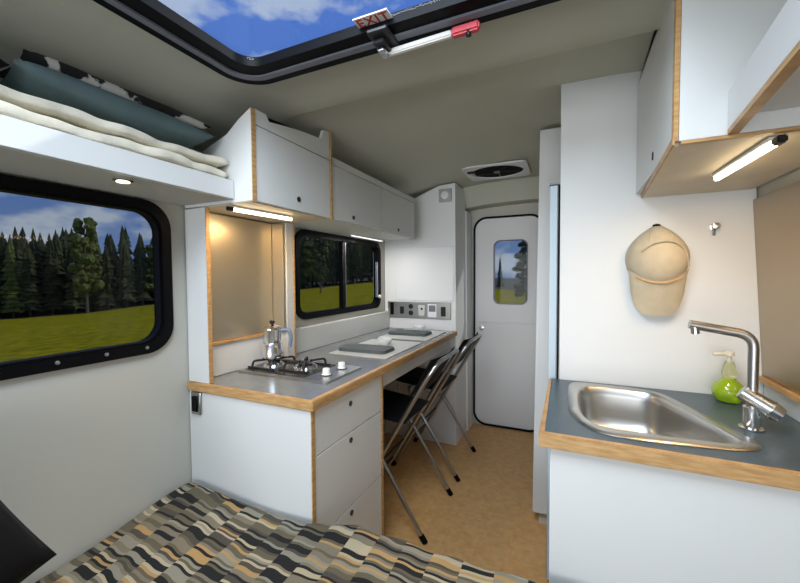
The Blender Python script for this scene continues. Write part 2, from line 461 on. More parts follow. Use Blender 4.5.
# side windows
def window(name, y0, z0, y1, z1, w, R, label, mull=None):
    o = sempty(name, (XL, (y0+y1)/2, z0), label)
    b = BM(); ring(b, rrect(y0, z0, y1, z1, R, 8), rrect(y0+w, z0+w, y1-w, z1-w, R-w*.6, 8), 'x', XL-.03, XL+.018)
    ring(b, rrect(y0+w*.6, z0+w*.6, y1-w*.6, z1-w*.6, R-w*.4, 8), rrect(y0+w*1.25, z0+w*1.25, y1-w*1.25, z1-w*1.25, max(.02, R-w*.75), 8), 'x', XL-.03, XL+.008)
    obj('window_frame', b, black, o)
    b = BM(); prism(b, rrect(y0+w*1.1, z0+w*1.1, y1-w*1.1, z1-w*1.1, R-w*.7, 8), 'x', XL-.022, XL-.018); obj('window_glass', b, wglass, o)
    return o
w1 = window('window_1', -.30, 1.045, .943, 1.603, .034, .10, 'large black-framed side window beside the bed')
for k in range(9):
    b = BM(); y = -.2 + k*.13
    lathe(b, [(.006, 0), (.006, .003), (.003, .005)], (XL+.018, y, 1.068), 10, 'x'); obj('screw', b, tubem, w1)
w2 = window('window_2', 1.66, 1.075, 2.69, 1.598, .029, .085, 'black-framed sliding side window above the long counter')
b = BM(); box(b, XL-.02, 2.135, 1.11, XL+.014, 2.175, 1.565, .003); obj('mullion', b, black, w2)
b = BM(); box(b, XL-.012, 2.175, 1.112, XL+.008, 2.187, 1.56, .002); obj('sash_rail', b, steelp, w2)
b = BM(); box(b, XL+.0, 2.625, 1.16, XL+.018, 2.64, 1.44, .002); obj('latch_strip', b, steelp, w2)
b = BM(); lathe(b, [(.014, 0), (.014, .012), (.009, .016)], (XL+.018, 2.655, 1.165), 14, 'x'); obj('catch', b, whiteb, w2)

# ------------------------------------------------------------ outside: meadow and trees
def ground_h(az):
    P = [(-110, -3.2), (-75, -3.0), (-66, -2.9), (-57, -1.9), (-47, -1.0), (-39, -.30), (-28, .85), (-18, .4), (-8, -.7), (10, -1.2), (40, -1.5)]
    for (a, u), (c, v) in zip(P, P[1:]):
        if a <= az <= c: return u + (v-u)*(az-a)/(c-a)
    return -1.5
def gz(r, az):
    t = min(1, max(0, (r-3)/57)); return -.75 + (ground_h(az)+.75)*t
b = BM(); V = []
rs = [2.2, 4, 8, 14, 22, 32, 44, 56.5]
azs = [-110 + 5*k for k in range(31)]
for a in azs:
    A = math.radians(a); V.append([b.verts.new((math.sin(A)*r-.0, math.cos(A)*r+1.0*0, gz(r, a))) for r in rs])
for i in range(len(azs)-1):
    for j in range(len(rs)-1): b.faces.new((V[i][j], V[i+1][j], V[i+1][j+1], V[i][j+1]))
# ground is only built beyond the van floor's underside
g_ = obj('meadow', b, field, smooth=180); tag(g_, 'yellow-green flowering meadow stretching outside to the trees', 'meadow', kind='stuff')

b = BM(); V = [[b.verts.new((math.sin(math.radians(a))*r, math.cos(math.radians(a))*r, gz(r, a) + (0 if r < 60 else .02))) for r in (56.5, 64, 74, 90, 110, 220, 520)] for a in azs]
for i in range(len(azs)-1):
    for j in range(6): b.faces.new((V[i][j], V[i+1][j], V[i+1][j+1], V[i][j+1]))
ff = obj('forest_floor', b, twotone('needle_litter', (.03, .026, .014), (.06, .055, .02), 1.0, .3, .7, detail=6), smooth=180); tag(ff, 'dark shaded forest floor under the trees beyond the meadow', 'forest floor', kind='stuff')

def tree_proto(name, h, rad, kind, m, nl, seed):
    rnd = random.Random(seed)
    t = bpy.data.objects.new(name, None); COL.objects.link(t); t.location = (0, 0, 0); OFF[t.name] = Vector((0, 0, 0))
    b = BM()
    if kind == 'conifer':
        for k in range(nl):
            f = k/nl; zb = h*(.10 + .82*f); R = rad*(1-f)**.8 + .12; top = zb + h*1.9/nl
            n = 13; ap = b.verts.new((0, 0, min(top, h))); lo = []
            for q in range(n):
                a = 2*PI*q/n + rnd.random()*.4; r_ = R*(.62 + .55*rnd.random()) * (1 if q % 2 else .72)
                lo.append(b.verts.new((r_*math.cos(a), r_*math.sin(a), zb - r_*.25*rnd.random())))
            for q in range(n): b.faces.new((lo[q], lo[(q+1) % n], ap))
    else:
        for k in range(nl):
            a = rnd.random()*2*PI; q = rnd.random()**.6*rad*.8; zz = h*(.22 + .74*rnd.random())
            q *= math.sqrt(max(.05, 1-((zz/h-.5)/.58)**2)); s = rad*(.16 + .16*rnd.random())
            r = bmesh.ops.create_icosphere(b, subdivisions=2, radius=s)
            for v in r['verts']:
                v.co *= 1 + rnd.uniform(-.3, .3); v.co += Vector((q*math.cos(a), q*math.sin(a), zz))
    obj('foliage', b, m, t, smooth=10)
    b = BM(); tube(b, [(0, 0, -.6), (0, .02, h*.5), (0, 0, h*.85)], [rad*.10, rad*.07, .03], 7); obj('trunk', b, trunkm, t)
    return t
protos = [tree_proto('conifer_tree', 12.2, 1.35, 'conifer', leafd, 17, 1), tree_proto('conifer_tree', 11.4, 1.45, 'conifer', leafd, 15, 2),
          tree_proto('conifer_tree', 11.8, 1.2, 'conifer', leafm, 16, 3), tree_proto('leafy_tree', 10.4, 1.5, 'leafy', leafm, 70, 4), tree_proto('leafy_tree', 10.8, 1.6, 'leafy', leafd, 70, 5)]
used = set()
LAB = ['dark conifer tree in the dense line beyond the meadow']*3 + ['rounded leafy tree standing among the conifers beyond the meadow']*2
GR = ['conifers in the treeline']*3 + ['leafy trees in the treeline']*2
rnd = random.Random(11)
def plant(az, r, pi, s=1.0, label=None, group=None):
    o = protos[pi] if pi not in used else copy_tree(protos[pi])
    used.add(pi)
    A = math.radians(az)
    o.location = (math.sin(A)*r, math.cos(A)*r, gz(min(r, 110), az) - .1); o.rotation_euler = (0, 0, rnd.random()*6)
    o.scale = (s, s, s)
    tag(o, label or LAB[pi], 'tree', group if label else GR[pi])
    if label and not group and 'group' in o: del o['group']
    return o
for row, (r, step) in enumerate(((58, 2.5), (61.5, 2.4), (65, 2.3), (68.5, 2.2), (72, 2.1), (76, 2.0))):
    a = -84 + row*.95
    while a < -24:
        pi = rnd.choice([0, 0, 1, 1, 2, 3, 4] if row == 0 else [0, 1, 2])
        s = rnd.uniform(.78, .92) if row == 0 else rnd.uniform(.86, 1.0)*(1+.012*row)
        if a > -45: s *= .90
        o = plant(a + rnd.uniform(-.25, .25), r + rnd.uniform(-.8, .8), pi, s); a += step*.66
        wd = 1.15 if row < 2 else 1.4
        o.scale = (s*wd, s*wd, s*(.93 if row else .86))
plant(-64.6, 55, 3, 1.08, 'tall bright green leafy tree standing in front of the dark conifers')
for a in (-12.5, -9.4, -2, 1): plant(a, 58, rnd.choice([1, 4]), .45)
plant(-5.6, 26, 4, .7, 'bushy dark tree seen through the rear door window').scale = (.62, .62, .42)
plant(-36.5, 40, 4, .62, 'broad dark leafy tree seen through the left pane of the sliding window')

# ------------------------------------------------------------ roof hatch
ht = thing('roof_hatch', 'black-framed glass roof hatch open to the blue sky above the bed', 'hatch', (-.43, .38, 1.955))
b = BM(); ring(b, rrect(-1.005, -.215, .145, .965, .11, 10), rrect(-.905, -.115, .045, .872, .06, 10), 'z', 1.958, 1.985)
ring(b, rrect(-.972, -.182, .112, .932, .09, 10), rrect(-.955, -.165, .095, .915, .08, 10), 'z', 1.985, 1.998)
obj('hatch_frame', b, black, ht)
b = BM(); ring(b, rrect(-.972, -.182, .112, .932, .09, 10), rrect(-.952, -.162, .092, .912, .075, 10), 'z', 1.952, 1.960); obj('gasket_strip', b, greyg, ht)
b = BM(); prism(b, rrect(-.908, -.118, .048, .870, .062, 10), 'z', 1.976, 1.981); obj('hatch_glass', b, hglass, ht)
b = BM(); box(b, -.485, .862, 1.944, -.425, .945, 1.9578, .004); box(b, -.478, .885, 1.93, -.445, .94, 1.945, .003); obj('latch_bracket', b, blackp, ht)
b = BM(); box(b, -.472, .90, 1.918, -.452, .935, 1.930, .003); obj('latch_pin', b, chrome, ht)
st = thing('exit_sticker', 'small white sticker with red EXIT lettering on the hatch glass', 'sticker', (-.462, .845, 1.97))
b = BM(); box(b, -.51, .838, 1.9728, -.413, .878, 1.9755, 0); obj('sticker_sheet', b, paper, st)
fc = bpy.data.curves.new('exit_text', 'FONT'); fc.body = 'EXIT'; fc.size = .040; fc.extrude = .0003; fc.align_x = 'CENTER'; fc.align_y = 'CENTER'; fc.space_character = 1.12; fc.offset = .0006
fo = bpy.data.objects.new('exit_text_source', fc); COL.objects.link(fo)
bpy.context.view_layer.update()
me = bpy.data.meshes.new_from_object(fo.evaluated_get(bpy.context.evaluated_depsgraph_get()))
me.transform(Matrix(((1, 0, 0, 0), (0, -1, 0, .013), (0, 0, -1, .0022), (0, 0, 0, 1))))
bpy.data.objects.remove(fo); me.materials.clear(); me.materials.append(exitred)
to = bpy.data.objects.new('exit_lettering', me); COL.objects.link(to); to.parent = st
# strut / opening arm
ar = thing('hatch_arm', 'white opening arm with red end fixed along the hatch edge', 'hatch arm', (-.48, .935, 1.92))
b = BM()
p0 = Vector((-.478, .940, 1.932)); p1 = Vector((-.279, .942, 1.938)); p2 = Vector((-.207, .940, 1.938))
def bar(bm, a, c, w, h):
    d_ = (c-a).normalized(); s = Vector((0, 0, 1)).cross(d_).normalized(); u = d_.cross(s)
    vs = [bm.verts.new(p + s*i*w/2 + u*j*h/2) for p in (a, c) for i, j in ((-1, -1), (1, -1), (1, 1), (-1, 1))]
    for f in ((0, 1, 2, 3), (7, 6, 5, 4), (0, 4, 5, 1), (1, 5, 6, 2), (2, 6, 7, 3), (3, 7, 4, 0)): bm.faces.new([vs[i] for i in f])
    bmesh.ops.bevel(bm, geom=list({e_ for v in vs for e_ in v.link_edges}), offset=min(w, h)*.2, segments=2, affect='EDGES')
bar(b, p0, p1, .016, .016); obj('arm_bar', b, paper, ar)
b = BM(); bar(b, p1, p2, .022, .022); obj('red_grip', b, redm, ar, label='red plastic end')
b = BM(); lathe(b, [(.007, -.016), (.007, .02)], (-.235, .940, 1.936), 14, 'z'); obj('pivot', b, blackp, ar)

# ------------------------------------------------------------ ceiling vent and detector
v_ = thing('ceiling_vent', 'square white ceiling vent with dark round fan opening near the rear door', 'vent', (-.49, 2.72, 2.055))
b = BM(); vcx, vcy = -.475, 2.715
sq = []
for k in range(64):
    a = 2*PI*(k+.5)/64; c_a, s_a = math.cos(a), math.sin(a); q = min(.215/abs(c_a), .185/abs(s_a)); q = min(q, .268); sq.append((vcx+q*c_a, vcy+q*s_a))
ci = [(vcx+.180*math.cos(math.atan2(q[1]-vcy, q[0]-vcx)), vcy+.158*math.sin(math.atan2(q[1]-vcy, q[0]-vcx))) for q in sq]
ring(b, sq, ci, 'z', 2.058, 2.069); obj('vent_trim', b, whiteb, v_)
b = BM(); lathe(b, [(.184, 0), (.184, .005)], (vcx, vcy, 2.0665), 32, 'z', 1, .9); obj('fan_mesh', b, seatgrey, v_)
for k in range(5):
    b = BM(); a = k*2*PI/5; tube(b, [(vcx+.03*math.cos(a), vcy+.03*math.sin(a), 2.0615), (vcx+.15*math.cos(a+.3), vcy+.13*math.sin(a+.3), 2.0615)], [.003, .004], 6); obj('fan_blade', b, blackp, v_)
b = BM(); lathe(b, [(.022, 0), (.022, .008)], (vcx, vcy, 2.056), 18); obj('fan_hub', b, greyg, v_)
b = BM(); box(b, -.665, 2.615, 2.046, -.615, 2.645, 2.0575, .004); obj('vent_lever', b, blackp, v_)

# ------------------------------------------------------------ left end closet with panel
cl = thing('closet', 'tall white closet between the counter end and rear door', 'closet', (-1.1, 3.0, 0))
b = BM(); prism(b, [(-1.405, 0), (-.79, 0), (-.80, 2.035), (-.93, 2.027), (-1.05, 1.98), (-1.20, 1.925), (-1.33, 1.835), (-1.405, 1.74)], 'y', 2.785, 3.09)
prism(b, [(-1.405, 0), (-.775, 0), (-.79, 1.87), (-1.35, 1.7), (-1.405, 1.6)], 'y', 3.09, 3.27)
obj('body', b, whiteb, cl)
b = BM(); box(b, -1.30, 2.779, 1.13, -.808, 2.785, 1.555, .003); obj('door', b, whiteb, cl)  # raised panel added for the patch of light on the closet front
dt = thing('smoke_detector', 'small grey square detector with round centre high on the closet', 'detector', (-.87, 2.785, 1.91))
b = BM(); box(b, -.925, 2.762, 1.895, -.825, 2.7845, 1.995, .006, 2); obj('housing', b, mat('pale_grey_plastic', (.42, .42, .40), .5), dt)
b = BM(); lathe(b, [(.03, 0), (.03, -.006), (.02, -.01)], (-.875, 2.762, 1.945), 20, 'y'); obj('sensor', b, whiteb, dt)
# socket plate
sp = thing('socket_panel', 'wide steel plate of switches and sockets at the counter end', 'socket panel', (-1.1, 2.785, .98))
b = BM(); box(b, -1.375, 2.776, .985, -.832, 2.7845, 1.118, .003); obj('plate', b, steelp, sp)
for nm, x, zz, w, h, m in (('rocker_switch', -1.335, 1.06, .03, .10, black), ('rocker_switch', -1.245, 1.05, .035, .06, blackp), ('rocker_switch', -.892, 1.048, .038, .075, blackp)):
    b = BM(); box(b, x-w/2, 2.768, zz-h/2, x+w/2, 2.7765, zz+h/2, .003); obj(nm, b, m, sp)
for zz in (1.082, 1.03):
    b = BM(); lathe(b, [(.02, 0), (.02, -.005), (.013, -.007), (.012, -.003), (.001, -.003)], (-1.165, 2.776, zz), 20, 'y'); obj('round_socket', b, blackp, sp)
b = BM(); box(b, -1.10, 2.770, 1.01, -1.045, 2.7765, 1.095, .003); s1 = obj('outlet', b, matl, sp, label='pale square outlet')
b = BM(); lathe(b, [(.009, 0), (.009, -.003)], (-1.07, 2.770, 1.065), 12, 'y'); obj('outlet_hole', b, black, s1)
b = BM(); box(b, -1.02, 2.769, 1.0, -.945, 2.7765, 1.105, .003); s2 = obj('gauge', b, porcelain, sp, label='white framed gauge')
b = BM(); box(b, -1.01, 2.766, 1.045, -.955, 2.7695, 1.095, .002); obj('gauge_screen', b, greyg, s2)
# side sockets near the end of bed
sw = thing('light_switch', 'black rocker switch in steel frame on the counter end panel', 'switch', (-1.355, 1.01, .775))
b = BM(); box(b, -1.385, .999, .772, -1.33, 1.008, .862, .003); obj('frame', b, steelp, sw)
b = BM(); box(b, -1.375, .993, .785, -1.343, .9995, .848, .003); obj('rocker', b, black, sw)

# ------------------------------------------------------------ left drawer unit, worktop
du = thing('drawer_unit', 'white three-drawer unit with plywood edge under the stove', 'drawer unit', (-1.1, 1.27, 0))
b = BM(); box(b, -1.405, 1.01, 0, -.797, 1.03, .862, .0005); obj('end_panel', b, white, du)
b = BM(); box(b, -.7968, 1.01, 0, -.793, 1.03, .862, .0005); obj('plywood_edge', b, plym, du)
b = BM(); box(b, -1.405, 1.53, 0, -.812, 1.545, .862, .001); box(b, -1.405, 1.03, 0, -1.385, 1.53, .862, 0); box(b, -1.385, 1.03, .02, -.83, 1.53, .04, 0); box(b, -.83, 1.034, 0, -.82, 1.53, .095, 0); obj('carcass', b, white, du)
b = BM(); box(b, -.812, 1.53, 0, -.793, 1.545, .862, .001); obj('plywood_edge', b, plym, du)
for z0, z1, kz in ((.696, .858, .812), (.392, .692, .662), (.10, .388, .362)):
    b = BM(); box(b, -.812, 1.033, z0, -.796, 1.527, z1, .0015); dr = obj('drawer', b, white, du); knob(-.796, 1.262, kz, dr)
ap_ = BM(); box(ap_, -.83, 1.546, .79, -.812, 2.782, .862, .001); tag(obj('table_apron', ap_, white), 'narrow white apron board under the long counter behind the chairs', 'apron board')
wt = thing('worktop', 'long grey worktop with plywood edging along the left wall', 'worktop', (-1.1, 1.9, .865))
b = BM(); box(b, -1.405, 1.015, .866, -.80, 2.782, .90, .001); obj('slab', b, slate, wt)
b = BM(); prism(b, [(-1.405, 1.0), (-.78, 1.0), (-.78, 2.782), (-.80, 2.782), (-.80, 1.015), (-1.405, 1.015)], 'z', .866, .9005)
bmesh.ops.bevel(b, geom=list(b.edges), offset=.003, segments=2, affect='EDGES'); obj('plywood_edging', b, plym, wt)
# backsplash ledge
bs = thing('backsplash', 'long white backsplash ledge behind the stove and counter', 'backsplash', (-1.38, 1.9, .90))
b = BM(); box(b, -1.405, 1.035, .9015, -1.36, 2.778, 1.035, .002); obj('ledge_board', b, white, bs)
b = BM(); box(b, -1.375, 1.035, 1.036, -1.352, 1.445, 1.047, .001); obj('plywood_trim', b, plym, bs)

# stove alcove: column, metal sheet, post
cp = thing('alcove_column', 'white column panel with plywood edge left of the stove', 'panel', (-1.34, 1.02, .90))
b = BM(); box(b, -1.405, 1.01, .9015, -1.289, 1.028, 1.593, .0005); obj('panel', b, white, cp)
b = BM(); box(b, -1.2888, 1.01, .9015, -1.285, 1.028, 1.593, .0005); obj('plywood_edge', b, plym, cp)
b = BM(); box(b, -1.378, 1.034, 1.048, -1.366, 1.445, 1.590, .001); tag(obj('splash_sheet', b, sheet), 'dimpled metal splash sheet lit by the lamp behind the stove', 'metal sheet')
pp = thing('alcove_post', 'white post with plywood edge between stove alcove and sliding window', 'post', (-1.34, 1.49, .90))
b = BM(); box(b, -1.405, 1.465, 1.037, -1.29, 1.515, 1.593, .001); box(b, -1.355, 1.465, .9015, -1.29, 1.515, 1.036, .001); obj('board', b, white, pp)
b = BM(); box(b, -1.378, 1.447, 1.048, -1.295, 1.464, 1.590, .001); obj('metal_lining', b, sheet, pp)
b = BM(); box(b, -1.295, 1.516, .9015, -1.286, 1.524, 1.593, .001); obj('plywood_edge', b, plym, pp)

# ------------------------------------------------------------ left overhead box
bx = thing('overhead_cabinet', 'boxy white overhead cabinet with plywood edges above the stove', 'cabinet', (-1.2, 1.26, 1.595))
side = [(-1.04, 1.598), (-1.04, 1.925), (-1.10, 1.893), (-1.16, 1.85), (-1.25, 1.82), (-1.39, 1.77), (-1.40, 1.70), (-1.40, 1.598)]
b = BM(); prism(b, side, 'y', 1.008, 1.028); obj('end_panel', b, white, bx)
b = BM(); box(b, -1.0395, 1.008, 1.596, -1.0365, 1.028, 1.925, .0005); obj('plywood_edge', b, plym, bx)
b = BM(); box(b, -1.40, 1.028, 1.596, -1.058, 1.49, 1.61, 0); box(b, -1.40, 1.028, 1.61, -1.385, 1.49, 1.75, 0); box(b, -1.055, 1.492, 1.598, -1.40, 1.505, 1.80, 0); obj('carcass', b, mat('pale_birch', (.66, .58, .44), .5, vary=(12, .06)), bx)
b = BM(); box(b, -1.055, 1.492, 1.596, -1.036, 1.505, 2.012, .001); obj('plywood_edge', b, plym, bx)
b = BM(); box(b, -1.056, 1.031, 1.60, -1.040, 1.489, 1.872, .0015); dd = obj('door', b, white, bx); knob(-1.040, 1.262, 1.648, dd)
top = [(1.031, 1.876), (1.489, 1.876), (1.489, 2.005), (1.445, 2.0)]
for k in range(13):
    t = k/12; top.append((1.425 - t*.325, 1.965 - t*.045 - .028*math.sin(PI*t)*-.2 - .012))
top += [(1.085, 1.93), (1.031, 1.93)]
b = BM(); prism(b, top, 'x', -1.056, -1.041); obj('filler_panel', b, white, bx, label='white filler panel with a scooped cut-out at the ceiling')
b = BM(); prism(b, [(1.06, 1.875), (1.47, 1.875), (1.47, 1.98), (1.06, 1.942)], 'x', -1.10, -1.09); obj('gap_shade_sheet', b, black, bx)  # black sheet painting the shade in the gap above the filler
# two lower overhead cabinets
body = [(-1.06, 1.60), (-1.06, 1.90), (-1.16, 1.898), (-1.28, 1.84), (-1.40, 1.74), (-1.40, 1.60)]
for i, (y0, y1, ky, lab) in enumerate(((1.508, 2.03, 1.707, 'long white overhead cabinet right of the boxy cabinet, above the sliding window'), (2.033, 2.56, 2.278, 'white overhead cabinet farthest along the left wall, next to the closet'))):
    c2 = thing('overhead_cabinet', lab, 'cabinet', (-1.2, (y0+y1)/2, 1.6))
    b = BM(); prism(b, body, 'y', y0, y1); obj('body', b, white, c2)
    b = BM(); box(b, -1.0595, y0+.002, 1.605, -1.045, y1-.002, 1.862, .0015); dd = obj('door', b, white, c2); knob(-1.045, ky, 1.635, dd)
    b = BM(); box(b, -1.0595, y0, 1.866, -1.047, y1, 1.90, .001); obj('top_rail', b, white, c2)
# lamp under the box
def tube_lamp(label, a, c, zz, m_end=blackp, power=4, w=.026):
    a, c = Vector((*a, zz)), Vector((*c, zz)); mid = (a+c)/2
    t = thing('tube_lamp', label, 'lamp', (mid.x, mid.y, zz-.014))
    b = BM(); bar(b, a+Vector((0, 0, -.004)), c+Vector((0, 0, -.004)), w+.01, .008); obj('lamp_base', b, whiteb, t)
    b = BM(); bar(b, a+Vector((0, 0, -.014)), c+Vector((0, 0, -.014)), w, .012); obj('diffuser', b, lamp_w, t)
    b = BM(); d_ = (a-c).normalized(); bar(b, a+Vector((0, 0, -.013)), a+d_*.028+Vector((0, 0, -.013)), w+.004, .016); obj('end_cap', b, m_end, t)
    l = bpy.data.lights.new('lamp_glow', 'AREA'); l.shape = 'RECTANGLE'; l.size = (c-a).length; l.size_y = w; l.energy = power; l.color = (1, .66, .32)
    lo = bpy.data.objects.new('lamp_glow', l); COL.objects.link(lo); lo.parent = t; lo.location = (0, 0, -.012)
    ang = math.atan2((c-a).y, (c-a).x); lo.rotation_euler = (0, 0, ang)
    return t
tube_lamp('slim warm tube lamp under the boxy left cabinet', (-1.176, 1.045), (-1.142, 1.335), 1.595, power=2.4, w=.010)
t = thing('added_strip_light', 'thin strip light added under the far left overhead cabinet to brighten the closet', 'light', (-1.28, 2.3, 1.586))  # added lamp, put in to make the glow on the closet front
b = BM(); box(b, -1.29, 2.06, 1.590, -1.27, 2.50, 1.5985, .002); obj('housing', b, whiteb, t)
b = BM(); box(b, -1.287, 2.07, 1.586, -1.273, 2.49, 1.5898, .001); obj('diffuser', b, mat('added_strip', (1, 1, 1), .5, emit=(1, .97, .92), es=1.3), t)
l = bpy.data.lights.new('closet_fill_glow', 'AREA'); l.shape = 'RECTANGLE'; l.size = .02; l.size_y = .42; l.energy = 3.2; l.color = (1, .97, .92)
lo = bpy.data.objects.new('closet_fill_glow', l); COL.objects.link(lo); lo.parent = t; lo.location = (0, 0, -.003)
# left shelf
sh_ = thing('shelf', 'long white overhead shelf above the bed carrying bedding', 'shelf', (-1.26, .2, 1.608))
b = BM(); box(b, -1.405, -.9, 1.608, -1.145, 1.005, 1.628, .001); obj('shelf_board', b, lining, sh_)
b = BM(); box(b, -1.145, -.9, 1.608, -1.125, 1.005, 1.676, .002); obj('front_rail', b, white, sh_)
b = BM(); lathe(b, [(.026, 0), (.026, -.006), (.018, -.009)], (-1.18, .66, 1.608), 20); pk = thing('puck_light', 'small round light under the bed shelf', 'light', (-1.18, .66, 1.597)); obj('bezel', b, chrome, pk)
b = BM(); lathe(b, [(.017, -.0085), (.017, -.011)], (-1.18, .66, 1.608), 18); obj('lens', b, lamp_p, pk)

# bedding on shelf
def slab_fold(bm, x0, x1, y0, y1, z0, z1, seed, n=220):
    rr = random.Random(seed); ph = [rr.random()*6 for _ in range(6)]
    sec = rrect(0, 0, 1, 1, .28, 5)
    loops = []
    for k in range(n+1):
        t = k/n; y = y0 + (y1-y0)*t
        e_ = min(1, min(t, 1-t)*abs(y1-y0)/.03); e_ = math.sqrt(max(.02, 1-(1-e_)**2)) if e_ < 1 else 1
        wv = .006*math.sin(t*31+ph[0]) + .004*math.sin(t*67+ph[1]) + .002*math.sin(t*140+ph[2])
        wz = .003*math.sin(t*23+ph[3]) + .002*math.sin(t*81+ph[4])
        zc = (z0+z1)/2
        loops.append([bm.verts.new((x0 + (x1+wv-x0)*p[0], y, zc + ((z0+wz + (z1-z0)*p[1]) - zc)*e_)) for p in sec])
    m_ = len(sec)
    for A, B in zip(loops, loops[1:]):
        for k in range(m_): bm.faces.new((A[k], A[(k+1) % m_], B[(k+1) % m_], B[k]))
    bm.faces.new(loops[0]); bm.faces.new(loops[-1][::-1])
b = BM(); slab_fold(b, -1.37, -1.152, -.85, 1.0, 1.630, 1.677, 1); slab_fold(b, -1.37, -1.143, -.85, 1.0, 1.678, 1.719, 2); slab_fold(b, -1.37, -1.150, -.85, 1.0, 1.720, 1.757, 3)
tag(obj('folded_blanket', b, cream, smooth=80), 'cream knitted blanket folded in layers along the bed shelf', 'blanket')
def pillow(bm, c, L, Wd, T, tilt=0, yawz=0, n=22):
    rot = Matrix.Rotation(yawz, 3, 'Z') @ Matrix.Rotation(tilt, 3, 'Y')
    rings = []
    for s in (1, -1):
        def f(u, v):
            a, c2 = u*2-1, v*2-1
            e1 = max(0, 1-abs(a)**3.2); e2 = max(0, 1-abs(c2)**3.2)
            h = T/2*(e1*e2)**.45
            ed = 1 - .05*(1-c2*c2)
            ed2 = 1 - .05*(1-a*a)
            p = Vector((a*Wd/2*ed, c2*L/2*ed2, s*h + .004*math.sin(a*7+c2*5)*e1*e2))
            return Vector(c) + rot @ p
        grid(bm, n, n, f)
    bmesh.ops.remove_doubles(bm, verts=bm.verts, dist=.0004)
b = BM(); pillow(b, (-1.272, .695, 1.803), .53, .22, .085, -.20, 0)
tag(obj('teal_pillow', b, teal, smooth=80), 'grey-teal pillow lying on the cream blanket on the shelf', 'pillow')
b = BM(); pillow(b, (-1.285, .72, 1.862), .52, .17, .055, -.12, 0)
tag(obj('floral_pillow', b, floral, smooth=80), 'black and white flower-patterned pillow on top of the teal one', 'pillow')
b = BM(); pillow(b, (-1.27, .225, 1.808), .40, .20, .09, 0, 0)
tag(obj('black_pillow', b, vinyl, smooth=80), 'black pillow on the shelf cut by the left picture edge', 'pillow')

# ------------------------------------------------------------ hob and pot
hb = thing('gas_hob', 'stainless two-burner gas hob set in the grey worktop', 'hob', (-1.1, 1.34, .90))
b = BM(); prism(b, rrect(-1.345, 1.19, -.86, 1.475, .015, 4), 'z', .9012, .908); bmesh.ops.bevel(b, geom=[e_ for e_ in b.edges if abs(e_.verts[0].co.z-.908) < 1e-4 and abs(e_.verts[1].co.z-.908) < 1e-4], offset=.003, segments=2, affect='EDGES'); obj('steel_top', b, inox, hb)
b = BM(); prism(b, rrect(-1.325, 1.21, -.985, 1.455, .02, 4), 'z', .9082, .9095); obj('burner_well', b, mat('dark_enamel', (.10, .10, .10), .18, .6), hb)
for bx_, by_, r_ in ((-1.250, 1.325, .038), (-1.085, 1.345, .045)):
    b = BM(); lathe(b, [(r_*1.3, 0), (r_*1.2, .008), (r_, .010), (r_, .016), (.01, .020)], (bx_, by_, .9095), 24); br_ = obj('burner', b, alum, hb)
    b = BM(); lathe(b, [(r_*.72, 0), (r_*.76, .005), (r_*.6, .009), (.004, .010)], (bx_, by_, .9285), 24); obj('burner_cap', b, darkm, br_)
    b = BM()
    for k in range(4):
        a = PI/4 + k*PI/2; c, s = math.cos(a), math.sin(a)
        tube(b, [(bx_+.108*c*.72, by_+.115*s, .909), (bx_+.100*c*.72, by_+.108*s, .942), (bx_+.022*c, by_+.022*s, .942)], .0052, 6, fil=.012)
    for s in (-1, 1): tube(b, [(bx_-.078, by_+s*.081, .914), (bx_+.078, by_+s*.081, .914)], .0045, 6)
    obj('pan_support', b, rubberb, hb)
for kx, ky in ((-.928, 1.285), (-.930, 1.405)):
    b = BM(); lathe(b, [(.021, .0), (.021, .004), (.016, .006), (.0155, .026), (.013, .029)], (kx, ky, .908), 20); k_ = obj('control_knob', b, porcelain, hb, label='pale round control knob')
    b = BM(); lathe(b, [(.023, 0), (.023, .003)], (kx, ky, .9081), 20); obj('knob_collar', b, black, k_)
mk = thing('coffee_pot', 'silver stovetop coffee pot with black lid knob on the rear burner', 'coffee pot', (-1.258, 1.325, .948))
c0 = (-1.258, 1.325, .948)
b = BM(); lathe(b, [(.034, 0), (.050, .001), (.051, .006), (.049, .03), (.042, .058), (.041, .062)], c0, 16); lathe(b, [(.040, .062), (.040, .068)], c0, 24); obj('boiler', b, alum, mk)
b = BM(); lathe(b, [(.0365, .068), (.038, .074), (.040, .10), (.0435, .125), (.0445, .132)], c0, 16)
prism(b, [(c0[0]-.038, c0[2]+.128), (c0[0]-.062, c0[2]+.134), (c0[0]-.040, c0[2]+.098)], 'y', c0[1]-.011, c0[1]+.011); obj('upper_chamber', b, alum, mk)
b = BM(); lathe(b, [(.0455, .132), (.045, .136), (.030, .147), (.008, .152)], c0, 16); ld = obj('lid', b, alum, mk)
b = BM(); lathe(b, [(.005, .151), (.005, .156), (.011, .160), (.012, .168), (.006, .174)], c0, 14); obj('lid_knob', b, blackp, ld)
b = BM(); tube(b, [(c0[0]+.04, c0[1]+.012, c0[2]+.126), (c0[0]+.078, c0[1]+.024, c0[2]+.132), (c0[0]+.088, c0[1]+.028, c0[2]+.10), (c0[0]+.080, c0[1]+.026, c0[2]+.052)], .0085, 8, fil=.02); obj('handle', b, mat('blue_grey_handle', (.16, .20, .27), .4), mk, label='blue-grey handle')

